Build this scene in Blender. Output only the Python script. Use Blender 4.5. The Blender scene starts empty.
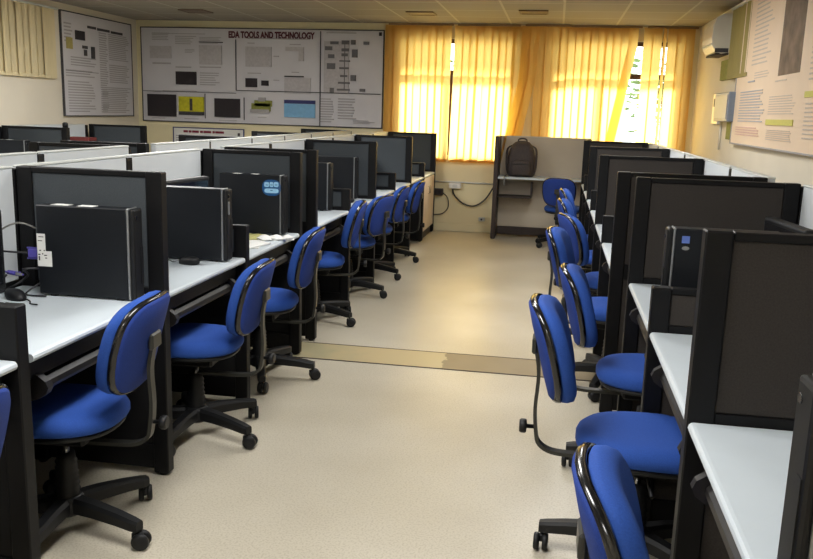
import bpy, bmesh, math, random
from mathutils import Vector, Matrix
random.seed(7)
PI = math.pi
SC = bpy.context.scene
COL = SC.collection

# ------------------------------------------------------------------ camera, world, lights, exposure
F_PX, YAW, PITCH, ROLL, CAM_H = 840.0, 0.1688, 0.1974, 0.0306, 1.473
fw = Vector((-math.sin(YAW) * math.cos(PITCH), math.cos(YAW) * math.cos(PITCH), -math.sin(PITCH)))
rt = Vector((math.cos(YAW), math.sin(YAW), 0))
up = rt.cross(fw)
r2 = rt * math.cos(ROLL) + up * math.sin(ROLL)
u2 = up * math.cos(ROLL) - rt * math.sin(ROLL)
cam_data = bpy.data.cameras.new('camera')
cam = bpy.data.objects.new('camera', cam_data)
COL.objects.link(cam)
M = Matrix((r2, u2, -fw)).transposed().to_4x4()
M.translation = Vector((0, 0, CAM_H))
cam.matrix_world = M
cam_data.sensor_width = 36.0
cam_data.lens = F_PX * 36.0 / 813.0
cam_data.clip_start = 0.05
SC.camera = cam

world = bpy.data.worlds.new('world'); SC.world = world
world.use_nodes = True
wb = world.node_tree.nodes['Background']
wb.inputs[0].default_value = (0.95, 0.97, 1.0, 1)
wb.inputs[1].default_value = 5.5

def light(name, kind, loc, rot, energy, color, size=None, size_y=None):
    d = bpy.data.lights.new(name, kind)
    d.energy = energy; d.color = color
    if kind == 'AREA':
        d.shape = 'RECTANGLE'; d.size = size; d.size_y = size_y
    o = bpy.data.objects.new(name, d); COL.objects.link(o)
    o.location = loc; o.rotation_euler = rot
    return o
sun = light('sun', 'SUN', (0, 14, 6), (-math.radians(57), 0, math.radians(-8)), 31.0, (1.0, 0.95, 0.85))
sun.data.angle = math.radians(15)
# the ceiling tubes of the lab, lit over the near half of the room (fixtures above and behind the camera)
for lx, ly, le in [(-0.8, 1.9, 54), (-0.6, 4.9, 44), (-0.9, -1.2, 48), (-3.3, 6.9, 92), (-3.3, 2.6, 50), (0.2, 7.2, 35)]:
    light('ceiling_tube_light', 'AREA', (lx, ly, 2.50), (0, 0, 0), le, (1.0, 0.985, 0.96), 0.5, 1.2)

SC.view_settings.view_transform = 'Standard'
SC.view_settings.look = 'None'
SC.view_settings.gamma = 1.0
SC.view_settings.use_curve_mapping = False
SC.view_settings.exposure = 0.0

# ------------------------------------------------------------------ materials
def lin(c):
    return tuple(((x / 255) / 12.92 if x / 255 <= 0.04045 else ((x / 255 + 0.055) / 1.055) ** 2.4) for x in c) + (1,)
def mat(name, rgb, rough=0.6, metal=0.0, noise=0.0, nscale=60.0, bump=0.0, spec=0.5, coat=0.0):
    m = bpy.data.materials.new(name); m.use_nodes = True
    nt = m.node_tree; b = nt.nodes['Principled BSDF']
    b.inputs['Base Color'].default_value = lin(rgb)
    b.inputs['Roughness'].default_value = rough
    b.inputs['Metallic'].default_value = metal
    b.inputs['Specular IOR Level'].default_value = spec
    b.inputs['Coat Weight'].default_value = coat
    if noise or bump:
        tc = nt.nodes.new('ShaderNodeTexCoord'); n = nt.nodes.new('ShaderNodeTexNoise')
        n.inputs['Scale'].default_value = nscale; n.inputs['Detail'].default_value = 3
        nt.links.new(tc.outputs['Object'], n.inputs['Vector'])
        if noise:
            r = nt.nodes.new('ShaderNodeValToRGB'); c = lin(rgb)
            r.color_ramp.elements[0].position = 0.3; r.color_ramp.elements[1].position = 0.7
            r.color_ramp.elements[0].color = tuple(x * (1 - noise) for x in c[:3]) + (1,)
            r.color_ramp.elements[1].color = tuple(min(1, x * (1 + noise)) for x in c[:3]) + (1,)
            nt.links.new(n.outputs['Fac'], r.inputs['Fac']); nt.links.new(r.outputs['Color'], b.inputs['Base Color'])
        if bump:
            bp = nt.nodes.new('ShaderNodeBump'); bp.inputs['Strength'].default_value = bump; bp.inputs['Distance'].default_value = 0.004
            nt.links.new(n.outputs['Fac'], bp.inputs['Height']); nt.links.new(bp.outputs['Normal'], b.inputs['Normal'])
    return m

MT = {}
MT['wall'] = mat('cream_paint', (224, 216, 198), 0.8, noise=0.03, nscale=2.5)
MT['wall_back'] = mat('old_cream_paint', (230, 219, 180), 0.8, noise=0.04, nscale=2.0)
MT['fabric'] = mat('charcoal_screen_fabric', (68, 73, 77), 0.9, noise=0.14, nscale=240, bump=0.25, spec=0.2)
MT['fabric_brown'] = mat('brown_grey_screen_fabric', (60, 56, 53), 0.9, noise=0.16, nscale=240, bump=0.25, spec=0.2)
MT['black'] = mat('black_powder_coat', (13, 13, 15), 0.5, noise=0.1, nscale=90, spec=0.25)
MT['black_soft'] = mat('black_plastic', (18, 19, 21), 0.5, noise=0.08, nscale=160, spec=0.35)
MT['dark_board'] = mat('black_laminate', (20, 20, 22), 0.6, noise=0.1, nscale=30, spec=0.25)
MT['brown_board'] = mat('dark_brown_laminate', (52, 40, 36), 0.5, noise=0.15, nscale=20)
MT['white_tile'] = mat('white_screen_tile', (214, 219, 222), 0.6, noise=0.02, nscale=8)
MT['white_top'] = mat('white_laminate', (196, 205, 211), 0.38, noise=0.015, nscale=12)
MT['edge'] = mat('pale_edge_band', (206, 210, 206), 0.45, noise=0.02, nscale=20)
MT['blue'] = mat('royal_blue_fabric', (42, 78, 158), 0.85, noise=0.12, nscale=300, bump=0.2, spec=0.25)
MT['blue_rear'] = mat('blue_back_cloth', (36, 60, 134), 0.8, noise=0.12, nscale=300, bump=0.2, spec=0.25)
MT['gloss'] = mat('glossy_black_rim', (20, 20, 22), 0.16, noise=0.05, nscale=40, spec=0.7)
MT['metal_bar'] = mat('dark_grey_steel', (62, 62, 58), 0.38, metal=0.5, noise=0.06, nscale=50)
MT['chrome'] = mat('steel_rod', (150, 150, 148), 0.25, metal=1.0, noise=0.05, nscale=50)
MT['pc'] = mat('black_computer_case', (18, 21, 26), 0.45, noise=0.06, nscale=200, spec=0.35)
MT['silver'] = mat('silver_trim', (160, 162, 162), 0.35, metal=0.6, noise=0.03, nscale=60)
MT['paper'] = mat('white_paper', (226, 226, 222), 0.8, noise=0.02, nscale=20)
MT['ink'] = mat('grey_print', (166, 163, 164), 0.8, noise=0.1, nscale=90)
MT['ink_dark'] = mat('dark_print', (66, 64, 66), 0.8, noise=0.15, nscale=60)
MT['ink_black'] = mat('black_print', (44, 38, 42), 0.8, noise=0.1, nscale=60)
MT['ink_red'] = mat('maroon_print', (128, 40, 58), 0.8, noise=0.1, nscale=60)
MT['ink_blue'] = mat('navy_print', (60, 62, 110), 0.8, noise=0.1, nscale=60)
MT['sky_print'] = mat('pale_blue_print', (126, 176, 214), 0.8, noise=0.06, nscale=30)
MT['yellow_print'] = mat('yellow_print', (196, 190, 40), 0.8, noise=0.12, nscale=30)
MT['olive_print'] = mat('olive_print', (136, 138, 66), 0.8, noise=0.15, nscale=30)
MT['photo_print'] = mat('brown_photo_print', (112, 94, 80), 0.7, noise=0.35, nscale=9)
MT['poster'] = mat('poster_white', (206, 204, 208), 0.7, noise=0.02, nscale=5)
MT['poster_warm'] = mat('poster_warm_white', (230, 208, 184), 0.7, noise=0.02, nscale=5)
MT['screen'] = mat('dark_screen_glass', (24, 25, 28), 0.12, noise=0.03, nscale=10)
MT['vga'] = mat('violet_plug_plastic', (86, 78, 170), 0.5, noise=0.05, nscale=80)
MT['cable'] = mat('black_cable', (32, 32, 36), 0.5, noise=0.05, nscale=80)
MT['cable_grey'] = mat('grey_cable', (120, 120, 116), 0.5, noise=0.05, nscale=80)
MT['wood_door'] = mat('cream_cabinet_board', (222, 206, 190), 0.5, noise=0.03, nscale=12)
MT['bag'] = mat('black_nylon', (66, 58, 56), 0.75, noise=0.25, nscale=60, bump=0.3)
MT['ac'] = mat('white_ac_plastic', (226, 220, 204), 0.25, noise=0.02, nscale=10)
MT['grey_box'] = mat('blue_grey_enamel', (124, 136, 152), 0.4, noise=0.05, nscale=20)
MT['red'] = mat('red_card', (112, 46, 44), 0.6, noise=0.1, nscale=40)
MT['frame'] = mat('brown_window_metal', (86, 64, 44), 0.5, noise=0.08, nscale=30)
MT['badge_blue'] = mat('blue_badge', (24, 84, 140), 0.4, noise=0.08, nscale=60)
MT['badge_pale'] = mat('pale_blue_badge', (158, 206, 236), 0.4, noise=0.06, nscale=90)
MT['rail'] = mat('tan_rail_enamel', (150, 124, 90), 0.5, noise=0.05, nscale=30)
MT['warm_panel'] = mat('warm_grey_tile', (196, 184, 164), 0.6, noise=0.02, nscale=8)
MT['ink_title'] = mat('dark_maroon_print', (92, 44, 54), 0.8, noise=0.1, nscale=60)
MT['tray'] = mat('dark_brown_tray_plastic', (27, 25, 25), 0.45, noise=0.08, nscale=60)
MT['tree'] = mat('leaf_green', (96, 120, 70), 0.8, noise=0.4, nscale=6)
MT['bark'] = mat('bark_brown', (84, 66, 50), 0.9, noise=0.3, nscale=12)
MT['concrete'] = mat('outdoor_concrete', (176, 170, 158), 0.9, noise=0.1, nscale=4)
MT['lamp_off'] = mat('brown_lamp_recess', (104, 84, 66), 0.5, noise=0.06, nscale=20)

def nodes_mat(name):
    m = bpy.data.materials.new(name); m.use_nodes = True
    nt = m.node_tree
    return m, nt, nt.nodes['Principled BSDF'], nt.nodes.new, nt.links.new

def make_floor():
    m, nt, b, N, Lk = nodes_mat('beige_terrazzo')
    tc = N('ShaderNodeTexCoord')
    big = N('ShaderNodeTexNoise'); big.inputs['Scale'].default_value = 1.1; big.inputs['Detail'].default_value = 5
    spk = N('ShaderNodeTexNoise'); spk.inputs['Scale'].default_value = 130; spk.inputs['Detail'].default_value = 4
    Lk(tc.outputs['Object'], big.inputs['Vector']); Lk(tc.outputs['Object'], spk.inputs['Vector'])
    r1 = N('ShaderNodeValToRGB'); r1.color_ramp.elements[0].position = .35; r1.color_ramp.elements[1].position = .68
    r1.color_ramp.elements[0].color = lin((187, 179, 160)); r1.color_ramp.elements[1].color = lin((204, 197, 180))
    r2_ = N('ShaderNodeValToRGB'); r2_.color_ramp.elements[0].position = .36; r2_.color_ramp.elements[1].position = .52
    r2_.color_ramp.elements[0].color = (.62, .58, .5, 1); r2_.color_ramp.elements[1].color = (1, 1, 1, 1)
    Lk(big.outputs['Fac'], r1.inputs['Fac']); Lk(spk.outputs['Fac'], r2_.inputs['Fac'])
    mx = N('ShaderNodeMix'); mx.data_type = 'RGBA'; mx.blend_type = 'MULTIPLY'; mx.inputs[0].default_value = 0.5
    Lk(r1.outputs['Color'], mx.inputs[6]); Lk(r2_.outputs['Color'], mx.inputs[7])
    Lk(mx.outputs[2], b.inputs['Base Color'])
    b.inputs['Roughness'].default_value = 0.34; b.inputs['Specular IOR Level'].default_value = 0.4
    return m
MT['floor'] = make_floor()

def make_strip():
    m, nt, b, N, Lk = nodes_mat('patched_cement_strip')
    tc = N('ShaderNodeTexCoord'); sp = N('ShaderNodeSeparateXYZ'); n = N('ShaderNodeTexNoise')
    n.inputs['Scale'].default_value = 5; n.inputs['Detail'].default_value = 4
    Lk(tc.outputs['Object'], n.inputs['Vector']); Lk(tc.outputs['Object'], sp.inputs[0])
    ma = N('ShaderNodeMath'); ma.operation = 'MULTIPLY_ADD'; ma.inputs[1].default_value = 0.9; Lk(n.outputs['Fac'], ma.inputs[0]); Lk(sp.outputs['X'], ma.inputs[2])
    r = N('ShaderNodeValToRGB'); cr = r.color_ramp
    cr.elements[0].position = 0.0; cr.elements[0].color = lin((150, 138, 108))
    mr = N('ShaderNodeMapRange'); mr.inputs['From Min'].default_value = -1.6; mr.inputs['From Max'].default_value = 0.6
    Lk(ma.outputs[0], mr.inputs['Value']); Lk(mr.outputs['Result'], r.inputs['Fac'])
    cr.elements[1].position = 0.28; cr.elements[1].color = lin((166, 158, 126))
    for pos, c in ((0.45, (188, 170, 130)), (0.668, (188, 172, 134)), (0.674, (136, 122, 98)), (1.0, (148, 134, 108))):
        e = cr.elements.new(pos); e.color = lin(c)
    Lk(r.outputs['Color'], b.inputs['Base Color']); b.inputs['Roughness'].default_value = 0.45
    return m
MT['strip'] = make_strip()

def make_ceiling():
    m, nt, b, N, Lk = nodes_mat('ceiling_tiles')
    tc = N('ShaderNodeTexCoord'); br = N('ShaderNodeTexBrick')
    br.offset = 0.0; br.inputs['Scale'].default_value = 1.0; br.inputs['Brick Width'].default_value = 0.61; br.inputs['Row Height'].default_value = 0.61
    br.inputs['Mortar Size'].default_value = 0.012; br.inputs['Color1'].default_value = lin((150, 144, 132)); br.inputs['Color2'].default_value = lin((144, 138, 126))
    br.inputs['Mortar'].default_value = lin((176, 170, 156))
    Lk(tc.outputs['Object'], br.inputs['Vector']); Lk(br.outputs['Color'], b.inputs['Base Color'])
    b.inputs['Roughness'].default_value = 0.85
    return m
MT['ceiling'] = make_ceiling()

def make_blind(name, rgb, trans, fac):
    m = bpy.data.materials.new(name); m.use_nodes = True
    nt = m.node_tree; nt.nodes.clear(); N = nt.nodes.new; Lk = nt.links.new
    out = N('ShaderNodeOutputMaterial'); d = N('ShaderNodeBsdfDiffuse'); t = N('ShaderNodeBsdfTranslucent'); mx = N('ShaderNodeMixShader')
    tc = N('ShaderNodeTexCoord'); n = N('ShaderNodeTexNoise'); n.inputs['Scale'].default_value = 90
    mp = N('ShaderNodeMapping'); mp.inputs['Scale'].default_value = (1, 1, 0.05)
    Lk(tc.outputs['Object'], mp.inputs[0]); Lk(mp.outputs[0], n.inputs['Vector'])
    for sh, c in ((d, rgb), (t, trans)):
        r = N('ShaderNodeValToRGB'); l = lin(c)
        r.color_ramp.elements[0].color = tuple(x * .9 for x in l[:3]) + (1,); r.color_ramp.elements[1].color = tuple(min(1, x * 1.08) for x in l[:3]) + (1,)
        Lk(n.outputs['Fac'], r.inputs['Fac']); Lk(r.outputs['Color'], sh.inputs['Color'])
    mx.inputs[0].default_value = fac
    Lk(d.outputs[0], mx.inputs[1]); Lk(t.outputs[0], mx.inputs[2]); Lk(mx.outputs[0], out.inputs[0])
    return m
MT['blind_gold'] = make_blind('golden_blind_fabric', (196, 150, 88), (250, 214, 128), 0.62)
MT['blind_beige'] = make_blind('beige_blind_fabric', (232, 218, 178), (226, 212, 170), 0.1)
MT['blind_green'] = make_blind('olive_beige_blind_fabric', (168, 156, 104), (190, 178, 120), 0.1)

def make_glass():
    m = bpy.data.materials.new('window_glass'); m.use_nodes = True
    nt = m.node_tree; nt.nodes.clear(); N = nt.nodes.new; Lk = nt.links.new
    out = N('ShaderNodeOutputMaterial'); t = N('ShaderNodeBsdfTransparent'); g = N('ShaderNodeBsdfGlossy'); mx = N('ShaderNodeMixShader')
    g.inputs['Roughness'].default_value = 0.05; t.inputs['Color'].default_value = (0.93, 0.95, 0.94, 1); mx.inputs[0].default_value = 0.06
    Lk(t.outputs[0], mx.inputs[1]); Lk(g.outputs[0], mx.inputs[2]); Lk(mx.outputs[0], out.inputs[0])
    return m
MT['glass'] = make_glass()

# ------------------------------------------------------------------ mesh helpers
class MB:
    """collects shapes in one bmesh; build() links them as one mesh object"""
    def __init__(s): s.bm = bmesh.new(); s.mats = []
    def mi(s, m):
        m = MT[m] if isinstance(m, str) else m
        if m not in s.mats: s.mats.append(m)
        return s.mats.index(m)
    def _fin(s, faces, m, smooth):
        i = s.mi(m) if m else 0
        for f in faces: f.material_index = i; f.smooth = smooth
    def box(s, x0, x1, y0, y1, z0, z1, m=None, bev=0.0, T=None, seg=1):
        b = bmesh.new()
        bmesh.ops.create_cube(b, size=1.0)
        for v in b.verts: v.co = Vector(((x0 + x1) / 2 + v.co.x * (x1 - x0), (y0 + y1) / 2 + v.co.y * (y1 - y0), (z0 + z1) / 2 + v.co.z * (z1 - z0)))
        if bev: bmesh.ops.bevel(b, geom=b.edges[:], offset=bev, segments=seg, affect='EDGES', profile=0.5)
        s._merge(b, m, False, T); return s
    def _merge(s, b, m, smooth, T=None):
        mp = {}
        for v in b.verts: mp[v] = s.bm.verts.new(T @ v.co if T is not None else v.co)
        fs = []
        for f in b.faces:
            try: fs.append(s.bm.faces.new([mp[v] for v in f.verts]))
            except ValueError: pass
        s._fin(fs, m, smooth); b.free()
    def rings(s, rings, m=None, smooth=True, cap0=True, cap1=True, closed=True, T=None):
        vs = [[s.bm.verts.new(T @ Vector(p) if T is not None else Vector(p)) for p in r] for r in rings]
        fs = []
        n = len(rings[0])
        for a, b in zip(vs, vs[1:]):
            for i in range(n if closed else n - 1):
                j = (i + 1) % n
                fs.append(s.bm.faces.new((a[i], a[j], b[j], b[i])))
        s._fin(fs, m, smooth)
        cf = []
        if cap0: cf.append(s.bm.faces.new(list(reversed(vs[0]))))
        if cap1: cf.append(s.bm.faces.new(vs[-1]))
        s._fin(cf, m, smooth and len(rings) > 6)
        return s
    def lathe(s, prof, m=None, n=20, T=None, smooth=True):
        return s.rings([[(r * math.cos(2 * PI * i / n), r * math.sin(2 * PI * i / n), z) for i in range(n)] for r, z in prof], m, smooth, T=T)
    def tube(s, pts, r, m=None, n=8, ry=None, smooth=True, T=None):
        pts = [Vector(p) for p in pts]
        rs = r if isinstance(r, (list, tuple)) else [r] * len(pts)
        out = []
        prev = None
        for i, p in enumerate(pts):
            d = (pts[min(i + 1, len(pts) - 1)] - pts[max(i - 1, 0)]).normalized()
            if prev is None:
                a = Vector((0, 0, 1)) if abs(d.z) < .9 else Vector((0, 1, 0))
                e1 = d.cross(a).normalized()
            else: e1 = (prev - d * prev.dot(d)).normalized()
            prev = e1; e2 = d.cross(e1)
            k = rs[i]; q = (ry / r if ry and not isinstance(r, (list, tuple)) else 1.0)
            out.append([p + e1 * (k * math.cos(2 * PI * j / n)) + e2 * (k * q * math.sin(2 * PI * j / n)) for j in range(n)])
        return s.rings(out, m, smooth, T=T)
    def quad(s, pts, m=None):
        f = s.bm.faces.new([s.bm.verts.new(Vector(p)) for p in pts]); s._fin([f], m, False); return s
    def build(s, name, m=None, parent=None, loc=None):
        if m: s.mi(m)
        if not s.mats: s.mi('black')
        bmesh.ops.recalc_face_normals(s.bm, faces=s.bm.faces[:])
        me = bpy.data.meshes.new(name); s.bm.to_mesh(me); s.bm.free()
        for x in s.mats: me.materials.append(x)
        o = bpy.data.objects.new(name, me); COL.objects.link(o)
        if parent: o.parent = parent
        if loc: o.location = loc
        return o

def smooth_path(pts, k=5):
    """Catmull-Rom through the points"""
    P = [Vector(p) for p in pts]; P = [P[0] * 2 - P[1]] + P + [P[-1] * 2 - P[-2]]
    out = []
    for i in range(1, len(P) - 2):
        for j in range(k):
            t = j / k; a, b, c, d = P[i - 1], P[i], P[i + 1], P[i + 2]
            out.append(0.5 * ((2 * b) + (c - a) * t + (2 * a - 5 * b + 4 * c - d) * t * t + (3 * b - a - 3 * c + d) * t ** 3))
    out.append(P[-2]); return out

def tag(o, label, cat, group=None, kind=None):
    o['label'] = label; o['category'] = cat
    if group: o['group'] = group
    if kind: o['kind'] = kind
    return o
def thing(name, label, cat, loc=(0, 0, 0), rz=0.0, group=None):
    o = bpy.data.objects.new(name, None); COL.objects.link(o)
    o.empty_display_size = .1
    o.location = loc; o.rotation_euler = (0, 0, rz)
    return tag(o, label, cat, group)
def struct(mb, name, m=None):
    o = mb.build(name, m); o['kind'] = 'structure'; return o
def kids(o): return KIDS.get(o.name, [])
def dup(root, loc, rz, label, group=None):
    r = root.copy(); COL.objects.link(r); r.location = loc; r.rotation_euler = (0, 0, rz)
    r['label'] = label
    if group: r['group'] = group
    for ch in [c for c in bpy.data.objects if c.parent == root]:
        c = ch.copy(); COL.objects.link(c); c.parent = r
        for g in [q for q in bpy.data.objects if q.parent == ch]:
            d = g.copy(); COL.objects.link(d); d.parent = c
    return r

# ------------------------------------------------------------------ room shell
XW0, XW1, YW0, YW1, ZC = -5.46, 1.57, -2.2, 10.55, 2.53
struct(MB().box(XW0 - .15, XW1 + .15, YW0 - .15, YW1 + .15, -.12, 0), 'floor', 'floor')
struct(MB().box(XW0 - .15, XW1 + .15, YW0 - .15, YW1 + .2, ZC, ZC + .12), 'ceiling', 'ceiling')
struct(MB().box(XW0 - .15, XW0, YW0 - .15, YW1 + .2, 0, ZC), 'wall_left', 'wall')
struct(MB().box(XW1, XW1 + .15, YW0 - .15, YW1 + .2, 0, ZC), 'wall_right', 'wall')
struct(MB().box(XW0, XW1, YW0 - .15, YW0, 0, ZC), 'wall_front', 'wall')
W1, W2, WZ0, WZ1 = (-1.97, -0.52), (-0.10, 1.40), 0.95, 2.36
wbk = MB()
YB0, YB1 = YW1, YW1 + .2
wbk.box(XW0, XW1, YB0, YB1, 0, WZ0).box(XW0, XW1, YB0, YB1, WZ1, ZC)
for a, b in ((XW0, W1[0]), (W1[1], W2[0]), (W2[1], XW1)): wbk.box(a, b, YB0, YB1, WZ0, WZ1)
struct(wbk, 'wall_back', 'wall_back')
struct(MB().box(XW0, XW1, YW1 - .012, YW1, 0, .10, bev=.004), 'baseboard_back', 'wall_back')
struct(MB().box(XW1 - .012, XW1, YW0, YW1 - .014, 0, .10, bev=.004), 'baseboard_right', 'wall')
struct(MB().box(XW0, XW0 + .012, YW0, YW1 - .014, 0, .10, bev=.004), 'baseboard_left', 'wall')
struct(MB().box(XW0 + .013, XW1 - .013, 4.70, 5.02, 0, .003), 'trim_1', 'strip')
g = MB().box(XW0 + .013, XW1 - .013, 5.022, 5.032, 0, .0035).box(XW0 + .013, XW1 - .013, 4.688, 4.698, 0, .0035)
struct(g, 'trim_2', 'brown_board')
for i, (a, b) in enumerate((W1, W2)):
    wr = bpy.data.objects.new('window_%d' % (i + 1), None); COL.objects.link(wr); wr['kind'] = 'structure'
    wr.location = ((a + b) / 2, YB0 + .1, WZ0)
    mx = (-.095, -.15)[i]; w = (b - a) / 2; h = WZ1 - WZ0; f = MB(); t = .05
    f.box(-w, w, -.04, .04, 0, t).box(-w, w, -.04, .04, h - t, h).box(-w, -w + t, -.04, .04, t, h - t).box(w - t, w, -.04, .04, t, h - t)
    f.box(-w + t, w - t, -.035, .035, 0.98, 1.04).box(mx - .035, mx + .035, -.035, .035, t, .98)
    f.build('window_frame', 'frame', wr)
    for (x0, x1, z0, z1) in ((-w + t, mx - .035, t, .98), (mx + .035, w - t, t, .98), (-w + t, w - t, 1.04, h - t)):
        MB().box(x0, x1, -.003, .003, z0, z1).build('pane', 'glass', wr)
# outside: unseen slab added to shade the upper blinds; ground, two trees
struct(MB().box(XW0, XW1 + 1, YB1, YB1 + .62, 2.46, 2.56), 'trim_added_shade', 'concrete')
struct(MB().box(-14, 14, YB1 + .01, 40, -.5, -.3), 'ground_outside', 'concrete')
def tree(loc, h, label):
    t = thing('tree', label, 'tree', loc)
    MB().tube([(0, 0, 0), (.05, 0, h * .4), (0, .05, h * .75)], [.12, .09, .04], n=9).build('trunk', 'bark', t)
    c = MB()
    for k in range(420):
        a = random.uniform(0, 2 * PI); u = random.random() ** .6; ph = random.uniform(-1, 1)
        p = Vector((1.25 * u * math.cos(a) * math.sqrt(1 - ph * ph), 1.25 * u * math.sin(a) * math.sqrt(1 - ph * ph), h * .72 + 1.2 * u * ph))
        R = Matrix.Translation(p) @ Matrix.Rotation(random.uniform(0, 6), 4, 'Z') @ Matrix.Rotation(random.uniform(-1, 1), 4, 'X')
        s_ = random.uniform(.10, .18)
        c.rings([[R @ Vector(q) for q in ((-s_, 0, 0), (0, -s_ * .4, .02), (s_, 0, 0), (0, s_ * .4, .02))]], None, False, cap0=False)
    c.build('crown', 'tree', t)
tree((2.15, 18.5, -.3), 3.2, 'leafy tree outside, seen through the blinds\' gap beside the air conditioner wall')
tree((-1.9, 19.5, -.3), 3.0, 'leafy tree outside, behind the blinds of the window next to the wide wall poster')

# ------------------------------------------------------------------ cubicle furniture prototypes (u = inwards from the aisle, +x)
S = 0.8847
XL, YL0, YL1 = -1.4508, 3.0075, 5.1108
XR1, XR2, YR0, YR1 = 0.3590, 0.3010, 2.090, 4.190
WL, WR = 0.6007, 0.6779
HT, HL, DZ = 1.2214, 0.907, 0.75

def make_screen(W, H, fab, label, cat='cubicle screen', name='cubicle_screen', lower=True):
    t = thing(name, label, cat)
    pw = .064
    for x0 in (0, W - pw):
        p = MB().box(x0, x0 + pw, -.05, 0, .012, H, bev=.004)
        o = p.build('post', 'black', t)
        MB().lathe([(.016, 0), (.018, .006), (.012, .0125)], T=Matrix.Translation((x0 + pw / 2, -.025, 0)), n=10).build('glide_foot', 'black', o)
    MB().box(pw, W - pw, -.047, -.003, H - .022, H - .001, bev=.003).build('top_rail', 'black', t)
    MB().box(pw, W - pw, -.047, -.003, .70, .775, bev=.002).build('middle_rail', 'black', t)
    MB().box(pw, W - pw, -.047, -.003, .03, .13, bev=.002).build('base_rail', 'black', t)
    MB().box(pw, W - pw, -.042, -.008, .775, H - .022, bev=.003).build('fabric_panel', fab, t)
    MB().box(pw, W - pw, -.040, -.010, .13, .70, bev=.003).build('lower_panel', fab if fab == 'fabric_brown' else 'dark_board', t)
    return t

def make_back(L, wide, label):
    """white backing screen, length L along +y, face towards -x, thickness .045 at x 0..0.045; a dark joint post at y=L"""
    t = thing('backing_screen', label, 'backing screen')
    pw = .055 if wide else .018
    MB().box(0, .045, L - pw, L, .012, HT - .012, bev=.003).build('joint_post', 'black', t)
    MB().box(.004, .041, 0, L - pw, .775, HT - .010, bev=.003).build('white_panel', 'white_tile', t)
    MB().box(.004, .041, 0, L - pw, .03, .70, bev=.002).build('lower_panel', 'dark_board', t)
    MB().box(.002, .043, 0, L - pw, .70, .775, bev=.002).build('cable_rail', 'black', t)
    MB().box(.001, .044, 0, L - pw, HT - .010, HT, bev=.003).build('top_trim', 'edge', t)
    for y in (.06, L - .12):
        MB().box(.006, .039, y, y + .05, 0, .03).build('foot', 'black', t)
    return t

def make_desk(W, D, label):
    """worktop from x=0 (aisle) to D, width W centred on y"""
    t = thing('workstation_desk', label, 'desk')
    w = W / 2
    prof = [(.0, DZ - .014), (.002, DZ - .006), (.007, DZ - .001), (.014, DZ), (D, DZ), (D, DZ - .026), (.010, DZ - .026), (.003, DZ - .022)]
    MB().rings([[(x, -w, z) for x, z in prof], [(x, w, z) for x, z in prof]], smooth=False).build('worktop', 'white_top', t)
    MB().box(.05, .085, -w, w, DZ - .10, DZ - .027, bev=.003).build('front_beam', 'black', t)
    MB().box(D - .04, D - .02, -w, w, .35, DZ - .027, bev=.002).build('modesty_panel', 'dark_board', t)
    # keyboard tray with a rolled front lip and rounded cheeks
    tr = MB()
    lip = [(.012, .600), (.006, .612), (.008, .628), (.020, .640), (.036, .640), (.046, .628), (.05, .622), (.36, .622), (.36, .606), (.03, .598)]
    tr.rings([[(x + .03, -.32, z) for x, z in lip], [(x + .03, .32, z) for x, z in lip]], smooth=False)
    to = tr.build('keyboard_tray', 'tray', t)
    for sy in (-1, 1):
        c = MB(); y0 = sy * .315
        ring = [(.178 + .172 * math.cos(a) , .622 + .062 * math.sin(a)) for a in [2 * PI * k / 20 for k in range(20)]]
        c.rings([[(x, y0, z) for x, z in ring], [(x, y0 + sy * .028, z) for x, z in ring]], smooth=False)
        c.build('tray_cheek', 'tray', to)
        MB().box(.15, .40, sy * .352 - .006, sy * .352 + .006, .63, DZ - .028).build('tray_slide', 'metal_bar', t)
    for sy in (-1, 1):
        MB().box(.20, D - .06, sy * (w - .03) - .012, sy * (w - .03) + .012, .64, DZ - .027, bev=.002).build('bracket', 'black', t)
    return t

# labels: rows are told apart by what stands along them
LROW = 'in the row ending at the cream cabinet'
RROW = 'in the row below the air conditioner'
ORD = ['first', 'second', 'third', 'fourth', 'fifth', 'sixth', 'seventh', 'eighth', 'ninth', 'tenth']

scrL = make_screen(WL, HT, 'fabric', 'tall charcoal screen behind the black computer with two white stickers')
divL = make_screen(WL, HL, 'fabric', 'low dark divider beside the violet monitor plugs, first ' + LROW, 'desk divider', 'desk_divider')
scrR = make_screen(WR, HT, 'fabric_brown', 'tall brown-grey screen beside the bare white desk end, first ' + RROW)
divR = make_screen(WR, HL, 'fabric_brown', 'low brown-grey divider in front of the computer with the small blue label', 'desk divider', 'desk_divider')
G_SL, G_DL = 'tall screens along the computer row', 'low dividers along the computer row'
def place(first, used, loc, rz, label, group):
    if first.name not in used:
        used.add(first.name); first.location = loc; first.rotation_euler = (0, 0, rz); first['label'] = label; first['group'] = group; return first
    return dup(first, loc, rz, label, group)
USED = set()
# screens of the cream-cabinet row (mirrored: rotated half a turn, so local y 0..-.05 becomes 0..+.05)
lab = {0: 'tall charcoal screen behind the black computer with two white stickers',
       2: 'tall charcoal screen behind the black computer with a round blue badge'}
for n in (0, 2): place(scrL, USED, (XL, YL0 + n * S - .05, 0), PI, lab[n], G_SL)
lab = {-1: 'low dark divider by the violet plugs, cut off by the picture edge', 1: 'low dark divider between the badge computer and the computer with a pale oval mark'}
for n in (-1, 1): place(divL, USED, (XL, YL0 + n * S - .05 - (.018 if n < 0 else 0), 0), PI, lab[n], G_DL)
lab = {0: 'tall charcoal screen just behind the badge computer\'s screen, across a narrow gap',
       2: 'tall charcoal screen, second past the narrow gap in the computer row',
       4: 'tall charcoal screen, third past the narrow gap in the computer row',
       6: 'tall dark screen closing the far end of the computer row, before the window blinds'}
for n in (0, 2, 4, 6): place(scrL, USED, (XL, YL1 + n * S - .05, 0), PI, lab[n], G_SL)
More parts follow.
